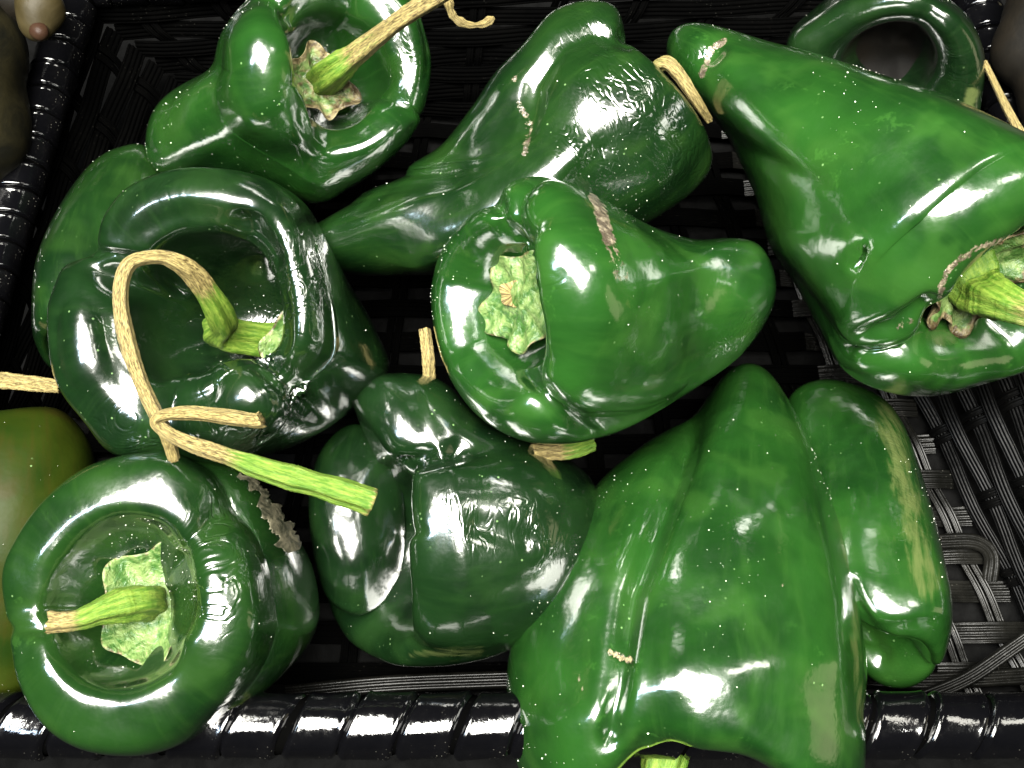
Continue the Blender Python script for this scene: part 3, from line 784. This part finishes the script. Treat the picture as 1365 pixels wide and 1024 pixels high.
rK, G['K'] = pepper('broad two-lobed pepper with pale rubbed spots at the bottom, its tip pointing up',
    [(915, 1010, 34), (915, 952, 8), (917, 810, -62), (942, 655, -150), (985, 520, -250)], 205, [(0.12, 1.0), (0.3, .92), (0.5, .78), (0.7, .58), (0.86, .42), (0.95, .30)], ref=(0, 0, 1), cr=0.42, dc=0.4, shoulder=0.36,
    H=[(0, .16), (24, .12), (60, .24), (100, .24), (150, .1), (200, 0), (290, .26), (325, .22)], RF=[(0, -.02), (60, .06), (300, .06)], grooves=[(24, .11, 9), (170, .3, 14), (-100, .25, 14)], centre=(920, 790),
    outline=[(674, 930), (680, 860), (712, 780), (765, 690), (800, 640), (860, 590), (925, 550), (958, 502), (990, 484), (1026, 495), (1060, 545), (1092, 615), (1125, 705), (1146, 800), (1158, 900), (1156, 980), (1152, 1050), (1120, 1100), (1060, 1060), (1000, 1012), (920, 1000), (850, 1004), (800, 1060), (740, 1090), (706, 1060), (682, 1000)],
    sculpt=[([(860, 905), (960, 895), (1095, 880)], 50, 12), ([(755, 965), (800, 950)], 30, 8), ([(815, 985), (822, 900), (843, 790), (880, 690), (925, 570)], 15, -20), ([(1105, 620), (1140, 800), (1150, 950)], 16, -6)],
    paint=[('scar', [(812, 868), (838, 880)], 6, .62), ('scar', [(770, 900), (776, 920)], 4, .52), ('scar', [(1042, 780)], 4, .6), ('pale', [(1112, 640), (1135, 780), (1148, 960)], 9, .35), ('dust', [(1000, 600)], 120, 1.5)],
    mat='leaf', seed=91, dust=184, gfade=1, calyx=dict(radius=60, points=6, star=.15, lift=26, cup=.4, dry=.2),
    stem=dict(r0=26, pts=[(885, 1012, 20, 30), (882, 1050, 20, 26), (878, 1100, 25, 22)], dry=((0, 0), (1, .3))))

rL, G['L'] = pepper('smaller pepper behind the right side of the two-lobed one, above the bare basket floor',
    [(1165, 870, -50), (1160, 810, -85), (1145, 680, -190), (1110, 540, -290)], 138, [(0.12, 1.0), (0.35, .95), (0.6, .8), (0.85, .55), (0.95, .4)], ref=(0, 0, 1), cr=0.45, dc=0.4,
    H=[(0, .02), (50, -.2), (120, -.3), (200, 0), (300, .1)], grooves=[(-100, .2, 14)], centre=(1150, 720),
    outline=[(1040, 600), (1050, 530), (1100, 505), (1165, 522), (1203, 560), (1232, 640), (1256, 730), (1271, 810), (1262, 870), (1228, 910), (1190, 918), (1160, 905), (1130, 880), (1090, 870), (1060, 800), (1040, 700)],
    sculpt=[([(1175, 875), (1150, 830), (1130, 780)], 12, -8)],
    paint=[('pale', [(1182, 550), (1205, 650), (1235, 780)], 22, .42), ('wrinkle', [(1190, 580), (1215, 720)], 20, .35)], mat='leaf', seed=101, dust=61)

rM, G['M'] = pepper('yellowish olive pepper at the left edge behind the lower left pepper',
    [(-10, 930, -90), (0, 860, -90), (10, 720, -70), (20, 610, -90), (30, 540, -150)], 125, [(0.2, 1), (0.5, 1), (0.8, .85), (0.94, .6)], ref=(0, 0, 1), cr=0.45, dc=0.4, centre=(0, 740),
    grooves=[(30, .15, 16), (-90, .2, 16)],
    outline=[(-130, 740), (-115, 620), (-60, 560), (0, 547), (70, 543), (108, 570), (128, 615), (125, 700), (100, 800), (60, 900), (0, 948), (-70, 940), (-120, 860)],
    mat='olive', seed=111, dust=49)

rD, G['D'] = pepper('slim bright green pepper at the left behind the one with the hooked stem',
    [(118, 470, -70), (112, 390, -110), (135, 300, -170), (175, 215, -240)], 100, [(0.2, 1), (0.5, .95), (0.8, .75), (0.94, .5)], ref=(0, 0, 1), cr=0.45, dc=0.4, centre=(135, 350),
    outline=[(41, 420), (48, 345), (80, 272), (120, 218), (160, 195), (200, 198), (240, 260), (240, 400), (180, 480), (110, 505), (68, 492), (46, 458)],
    mat='mid', seed=121, dust=39)

# ================================================================ LOOSE STEMS, FLAKES AND TENDRILS
loose_stem('long fallen stalk with a fresh green end and a dried folded end',
    [(497, 670, 95, 17), (470, 660, 100, 18), (420, 645, 108, 17), (360, 628, 118, 15), (300, 607, 128, 12), (255, 592, 138, 10), (225, 578, 148, 8), (208, 562, 154, 8), (222, 553, 158, 8), (260, 551, 158, 9), (310, 557, 155, 9), (340, 561, 152, 9.5), (346, 560, 152, 11)],
    ((0, .62), (.04, .15), (.35, .12), (.48, .7), (.58, 1), (1, .85)), seed=5, n=150, wob=.05)
loose_stem('dry tan stalk end sticking in from the left edge above the olive pepper',
    [(-60, 505, -10, 13), (0, 508, -10, 12), (40, 512, -14, 11), (78, 516, -20, 10)], ((0, .8), (1, .8)), seed=6)
loose_stem('grey brown stump of a stalk poking out under the middle pepper',
    [(790, 590, -30, 12), (760, 600, -20, 12), (730, 603, -14, 11), (712, 604, -10, 13)], ((0, .1), (.5, .5), (.75, 1), (1, 1)), seed=7)
loose_stem('short yellowish stalk standing in the dark gap left of the middle pepper',
    [(566, 440, -60, 9), (570, 470, -50, 9), (572, 506, -60, 9)], ((0, .8), (1, .8)), seed=8)
loose_stem('bent pale yellow stalk between the long shrivelled pepper and the biggest pepper',
    [(868, 100, -60, 9), (872, 92, -30, 9), (888, 84, -10, 10), (905, 100, -14, 9), (925, 130, -26, 8), (945, 160, -60, 6)], ((0, .35), (.3, .6), (.5, .85), (1, .75)), seed=9)
loose_stem('thin curled dry tendril at the top edge beside the leaning stem',
    [(596, -30, 20, 5), (597, 0, 10, 5.5), (604, 22, 0, 6), (622, 33, -5, 5), (642, 33, -5, 4.5), (652, 28, -3, 6), (658, 24, 0, 3)], ((0, 1), (1, .9)), cat='tendril', name='dry_tendril', seed=10, wob=.15)

def flake(label, path, widths, Gref, name='dry_flake', mat='paper', lift=3, sd=0, cat='skin flake'):
    """a thin curled scrap lying on a fruit: path in the picture, heights taken from the fruit below"""
    r = np.random.default_rng(sd)
    n = 60
    arr = catmull(np.array([[x, y, 0, w_] for (x, y), w_ in zip(path, widths)], float), n)
    d = nrm(np.gradient(arr[:, :2], axis=0)); s = np.stack([-d[:, 1], d[:, 0]], 1)
    m = 11; rows = []
    ed = []
    for _ in range(2):
        e = np.convolve(r.normal(size=n + 8), np.ones(5) / 5 ** .5, 'same')[4:-4]; ed.append(np.clip(0.8 + 0.35 * e, 0.15, 1.6))
    for i in range(n):
        row = []
        for j in range(m):
            t = j / (m - 1) - .5
            wj = arr[i, 3] * ed[0 if t < 0 else 1][i]
            x, y = arr[i, :2] + s[i] * t * 2 * wj
            z = surf_z(Gref, x, y, 12) + lift + 5 * abs(t) * math.sin(i * .35) ** 2 + 1.2 * r.normal() * .5
            row.append(P(x, y, z))
        rows.append(row)
    Gt = np.array(rows); Gb = Gt[:, ::-1] - np.array([0, 0, 1.5])
    GG = np.concatenate([Gt, Gb], 1)
    base = world(GG.reshape(-1, 3).mean(0))
    o = mesh_obj(name, world(GG).reshape(-1, 3) - base, grid_faces(n, 2 * m).tolist(), M[mat])
    o.location = Vector(base.tolist()); tag(o, label, cat)
flake('ragged grey brown scrap of dried skin on the far side of the lower left pepper',
      [(318, 632), (345, 652), (368, 690), (385, 715), (392, 735)], [4, 10, 14, 15, 7], G['A'], sd=4)
flake('small pale crumb of dried skin on the left lobe of the two-lobed pepper', [(811, 868), (824, 875), (842, 881)], [3, 5, 3], G['K'], mat='twig', sd=5, lift=1)

# ================================================================ NEIGHBOURING PRODUCE OUTSIDE THE BASKET
def husk(label, c, rad, scale, mat, sd, name='husked_fruit', cat='produce', ribs=7, rib=.1):
    n, m = 60, 80
    th = np.linspace(0.001, math.pi - .001, n)[:, None]; ph = (np.arange(m) / m * 2 * math.pi)[None]
    r = rad * (1 + rib * np.abs(np.sin(ph * ribs / 2 + .6 * np.sin(th * 2))) * np.sin(th))
    D = np.stack([np.sin(th) * np.cos(ph), np.sin(th) * np.sin(ph), np.cos(th) * np.ones_like(ph)], -1)
    Gh = D * r[..., None] * np.array(scale)
    Gh = Gh * (1 + .06 * fourier(Gh, 3.0 / rad, 12, sd))[..., None]
    base = world(P(*c))
    o = mesh_obj(name, world(Gh).reshape(-1, 3), grid_faces(n, m).tolist(), M[mat]); o.location = Vector(base.tolist())
    tag(o, label, cat); return o
husk('dull olive husk at the left edge outside the basket rim', (-45, 120, -190), 120, (.75, 1.3, .8), 'husk', 1)
husk('dim olive husk at the very top left corner behind the pale fruit', (-10, -10, -230), 70, (1.2, .8, .8), 'huskdark', 2)
husk('pale cream fruit with a pink patch in the top left corner outside the basket', (52, 15, -130), 34, (.95, 1.25, .9), 'pink', 3, ribs=3, rib=.04)
husk('small pink fruit tip under the pale fruit in the top left corner', (52, 42, -112), 13, (1, 1.0, .8), 'blush', 4, ribs=3, rib=.04)
husk('brown papery husk at the top right corner outside the basket', (1405, 60, -200), 90, (.85, 1.5, .7), 'huskdark', 5)
loose_stem('tan dry twig leaning along the rim at the right edge near the top',
    [(1312, 82, -150, 4), (1330, 120, -140, 5), (1345, 150, -130, 6), (1366, 188, -120, 7), (1385, 225, -120, 7)], ((0, .9), (1, .7)), cat='twig', name='dry_twig', seed=12, mat='stem')
